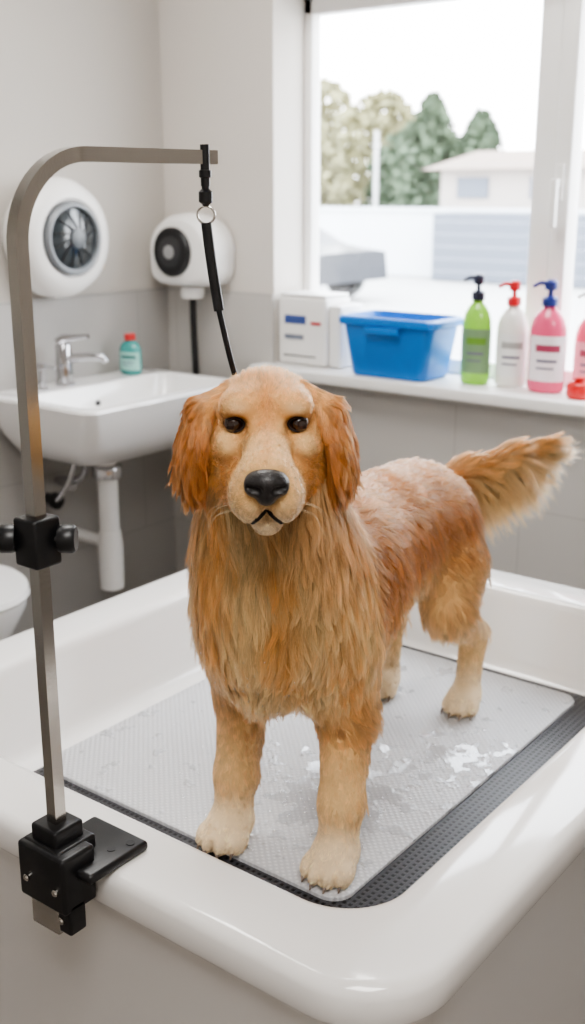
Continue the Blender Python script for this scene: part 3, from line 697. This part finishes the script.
for s in (1,-1):
    c=EC*np.array((1,s,1))
    bm=bmesh.new(); bmesh.ops.create_uvsphere(bm,u_segments=28,v_segments=20,radius=.0130)
    for v in bm.verts: v.co=Vector(h2w(np.array(v.co)[None]+c)[0])
    bmesh.ops.recalc_face_normals(bm,faces=bm.faces)
    me=bpy.data.meshes.new('eye'); bm.to_mesh(me); bm.free(); me.materials.append(M_eye); me.polygons.foreach_set('use_smooth',[True]*len(me.polygons)); o=bpy.data.objects.new('eye',me); COL.objects.link(o); o.parent=dog
    pts=[]
    for i in range(28):
        a=2*math.pi*i/28; ca_=math.copysign(abs(math.cos(a))**1.12,math.cos(a))*(AW+.0003); sb=math.copysign(abs(math.sin(a))**1.12,math.sin(a))*(AH+.0002)
        yy=ca_*math.cos(SL)+sb*math.sin(SL); zz=sb*math.cos(SL)-ca_*math.sin(SL)
        x=surfX(head_sdf0,EY_+yy,EZ_+zz)
        pts.append(Vector(h2w(np.array((min(x-.0012,EC[0]+.0118),(EY_+yy)*s,EZ_+zz))[None])[0]))
    tube('eye_rim',pts,.0014,M_rim,n=8,parent=dog,cyc=True)
mp=[(-0.0035+x,y,z) for x,y,z in MP]; 
full=[(x,-y,z) for x,y,z in mp[::-1]]+mp[1:]
tube('mouth_line',[Vector(h2w(np.array(p)[None])[0]) for p in full],[.0016,.0026,.0030]+[.0032]*(len(full)-6)+[.0030,.0026,.0016],M_rim,n=8,parent=dog)
tube('philtrum',[Vector(h2w(np.array((MP[0][0]+dx,0,z))[None])[0]) for dx,z in ((.004,-.044),(-.001,-.052),(-.002,-.058))],.0016,M_rim,n=8,parent=dog)
M_claw=mat('claw',(110,92,78),.4)
for s in (1,-1):
    for (bx,by) in ((.034,.092),(-.582,.087)):
        for ty in (-.030,-.011,.011,.030):
            tx=bx if abs(ty)<.02 else bx-.012
            a=np.array([(tx+.018,s*by+ty,.012),(tx+.024,s*by+ty,.009),(tx+.0275,s*by+ty,.004)])
            tube('claw',[Vector(p) for p in b2w(a)],[.0030,.0026,.001],M_claw,n=8,parent=dog)

def fur(name,V,F,f,field,tow,count,ncl,clump,rad,dens=None,mask=None,K=6,fuzz=.12,frac_cl=.85,clfuzz=.2,wave=.10,clbr=.14):
    P=sample(V,F,count,dens); C=sample(V,F,ncl,dens)
    if mask is not None: P=P[mask(P)]; C=C[mask(C)]
    ts=np.linspace(0,1,K)
    def strand(P,fz,lf):
        N=grad(f,P); d,L,li,c=field(P,N); t=tang(N,d+rng.normal(size=P.shape)*fz)
        L=L*lf; li=li*rng.uniform(.5,1.5,len(P))
        g=d/(np.linalg.norm(d,axis=1,keepdims=True)+1e-9)
        sd=np.cross(N,t); ph=rng.uniform(0,6.28,len(P)); fq=rng.uniform(3.5,7,len(P)); am=rng.uniform(.3,1,len(P))*wave
        out=[]
        for tt in ts:
            q=P+L[:,None]*(t*tt*(1-.15*tt)+N*(li[:,None]*tt*(1-.6*tt))+ (g-t)*.35*tt*tt)
            q=q+sd*(L*am*(np.sin(ph+fq*tt)-np.sin(ph))*tt**.5)[:,None]
            out.append(q)
        return np.stack(out,1),L,c
    S1,L1,c1=strand(P,fuzz,rng.uniform(.6,1.1,len(P))); S2,L2,c2=strand(C,clfuzz,rng.uniform(.6,1.25,len(C)))
    kd=kdtree.KDTree(len(C))
    for i,p in enumerate(C): kd.insert(Vector(p),i)
    kd.balance()
    near=np.array([kd.find(Vector(p))[1] for p in P])
    G=S2[near]; off=(P-C[near])
    use=np.where(rng.random(len(P))<frac_cl,1.,rng.uniform(.0,.5,len(P)))
    cw=rng.uniform(.6,1.15,len(C))[near]
    w=np.clip(clump*cw[:,None]*ts[None,:]**1.1*use[:,None],0,.97)
    lf=np.clip(L1/(L2[near]+1e-9),.6,1.15)
    idx=np.clip(ts[None,:]*lf[:,None]*(K-1),0,K-1.001); i0=idx.astype(int); fr=(idx-i0)[...,None]
    ar_=np.arange(len(P))[:,None]; G=G[ar_,i0]*(1-fr)+G[ar_,np.minimum(i0+1,K-1)]*fr
    tgt=G+rng.normal(size=(len(P),1,3))*L1[:,None,None]*.02
    full_=G+off[:,None]
    base=S1*.4+full_*.6
    S_=base*(1-w[...,None])+tgt*w[...,None]
    br=(rng.normal(1,clbr,len(C))[near])*(rng.normal(1,.12,len(P)))
    col=np.clip(c1*.6+c2[near]*.4,0,1)*np.clip(br,.5,1.35)[:,None]
    W=tow(S_.reshape(-1,3))
    W[:,2]=np.maximum(W[:,2],MZ+.0005)
    hc=bpy.data.hair_curves.new(name); hc.add_curves([K]*len(P))
    hc.attributes['position'].data.foreach_set('vector',W.astype(np.float32).ravel())
    ra=hc.attributes.get('radius') or hc.attributes.new('radius','FLOAT','POINT')
    rv=np.tile(rad*(1-ts*.8),len(P)).astype(np.float32); ra.data.foreach_set('value',rv)
    rf=np.clip(.9-(L1-.012)*8,.60,.9)[:,None]  # roots coloured darker to imitate self-shadow inside the coat
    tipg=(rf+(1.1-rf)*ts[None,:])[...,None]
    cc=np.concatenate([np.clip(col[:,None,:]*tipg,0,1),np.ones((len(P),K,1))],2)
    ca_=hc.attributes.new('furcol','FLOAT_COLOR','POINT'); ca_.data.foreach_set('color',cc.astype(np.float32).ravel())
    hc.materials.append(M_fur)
    o=bpy.data.objects.new(name,hc); COL.objects.link(o); o.parent=dog
    return S_
M_fur=bpy.data.materials.new('golden_fur'); M_fur.use_nodes=True; nt=M_fur.node_tree; b=nt.nodes['Principled BSDF']
at=nt.nodes.new('ShaderNodeAttribute'); at.attribute_name='furcol'
hb=nt.nodes.new('ShaderNodeBsdfHairPrincipled'); hb.parametrization='COLOR'
nt.links.new(at.outputs['Color'],hb.inputs['Color']); hb.inputs['Roughness'].default_value=.26; hb.inputs['Radial Roughness'].default_value=.4
nt.links.new(at.outputs['Color'],b.inputs['Base Color'])
b.inputs['Roughness'].default_value=.36; b.inputs['Specular IOR Level'].default_value=.38
ms=nt.nodes.new('ShaderNodeMixShader'); ms.inputs[0].default_value=.36
nt.links.new(b.outputs[0],ms.inputs[1]); nt.links.new(hb.outputs[0],ms.inputs[2])
nt.links.new(ms.outputs[0],[n for n in nt.nodes if n.type=='OUTPUT_MATERIAL'][0].inputs[0])
def bmask(P):
    W=b2w(P); H=w2h(W); return (head_sdf0(H)>-.004)&(P[:,2]>.004)
def bdens(P):
    return 1+.9*(P[:,0]>-.1)+3.0*((P[:,0]<-.645)&(P[:,2]>.39))+.8*(P[:,2]<.24)
Sb=fur('fur_body',Vb,Fb,body_sdf,body_field,b2w,250000,7500,.86,.00024,mask=bmask,K=9,dens=bdens,fuzz=.08,clfuzz=.10,wave=.09,clbr=.13)
def hmask(P):
    ay=np.abs(P[:,1]); Q=P.copy(); Q[:,1]=ay
    m=~((almond(P,.0016)<1)&(P[:,0]>0))
    m&=nose_sdf(P)>.0015
    for i in range(len(MP)-1): m&=s_cone(Q,MP[i],MP[i+1],.0036,.0032)>0
    B=w2b(h2w(P)); m&=body_sdf(B)>-.01
    return m
fur('fur_head',Vh,Fh,head_sdf,head_field,h2w,95000,3600,.65,.00020,mask=hmask,K=6,fuzz=.12,frac_cl=.8,clfuzz=.15,wave=.07,clbr=.12)
fur('fur_ears',Ve,Fe,ear_sdf,ear_field,h2w,36000,800,.8,.00022,K=9,mask=lambda P:head_sdf0(P)>-.003,wave=.12,clfuzz=.25)
vs=[];fs=[]
sel=[i for i in rng.choice(len(Sb),5000) if Sb[i,0,0]>.0 and .26<Sb[i,0,2]<.46 and abs(Sb[i,0,1])<.09][:120]
for p in b2w(Sb[sel,-1]):
    drop((p[0],p[1],p[2]-.001),random.choice([.0009,.0012,.0016]),.003,n=8)
obj('water_droplets',vs,fs,M_water,parent=dog)
wp=[]
for s in (1,-1):
    for i in range(5):
        y=.036+.003*(i%3); z=-.045-.008*(i//2)
        x=surfX(head_sdf0,y,z); L=.035+.02*random.random()
        p0=np.array((x,y*s,z)); p1=p0+np.array((.008,s*.5*L,-.006)); p2=p0+np.array((.0,s*.8*L,-.025-.01*random.random()))
        wp.append([Vector(h2w(p[None])[0]) for p in (p0,p1,p2)])
M_wh=mat('whisker',(200,180,150),.4)
for w_ in wp: tube('whisker',bez(w_,4),[.00020*(1-.08*i) for i in range(9)],M_wh,n=5,parent=dog)

# ---------------- lights / world / camera
wd=bpy.data.worlds.new('World'); S.world=wd; wd.use_nodes=True; nt=wd.node_tree; bg=nt.nodes['Background']
tc=nt.nodes.new('ShaderNodeTexCoord'); sp=nt.nodes.new('ShaderNodeSeparateXYZ'); cr=nt.nodes.new('ShaderNodeValToRGB')
nt.links.new(tc.outputs['Generated'],sp.inputs[0]); nt.links.new(sp.outputs['Z'],cr.inputs[0]); cr.color_ramp.elements[0].color=(.97,.98,1,1); cr.color_ramp.elements[1].color=(.78,.88,1,1)
nt.links.new(cr.outputs[0],bg.inputs[0]); bg.inputs[1].default_value=12
def area(name,loc,rot,sx,sy,p,col=(1,1,1)):
    l=bpy.data.lights.new(name,'AREA'); l.shape='RECTANGLE'; l.size=sx; l.size_y=sy; l.energy=p; l.color=col
    o=bpy.data.objects.new(name,l); o.location=loc; o.rotation_euler=rot; COL.objects.link(o); return o
area('ceiling_fill_light',(.1,.0,2.58),(0,0,0),1.0,1.0,48,(1,.975,.94))  # soft interior fill added at ceiling height, no fixture behind it
area('ceiling_fill_light.001',(-1.7,1.7,2.58),(0,0,0),.9,.9,34,(1,.98,.95))  # second added interior fill
S.view_settings.look='AgX - Medium High Contrast'
cam=bpy.data.cameras.new('camera'); co=bpy.data.objects.new('camera',cam); COL.objects.link(co); S.camera=co
cam.sensor_fit='VERTICAL'; cam.sensor_height=36; cam.lens=1100/1024*36
co.location=(0,0,1.45); co.rotation_euler=(math.radians(90-16.3),0,math.radians(37.5))
cam.dof.use_dof=True; cam.dof.focus_distance=1.45; cam.dof.aperture_fstop=4.2
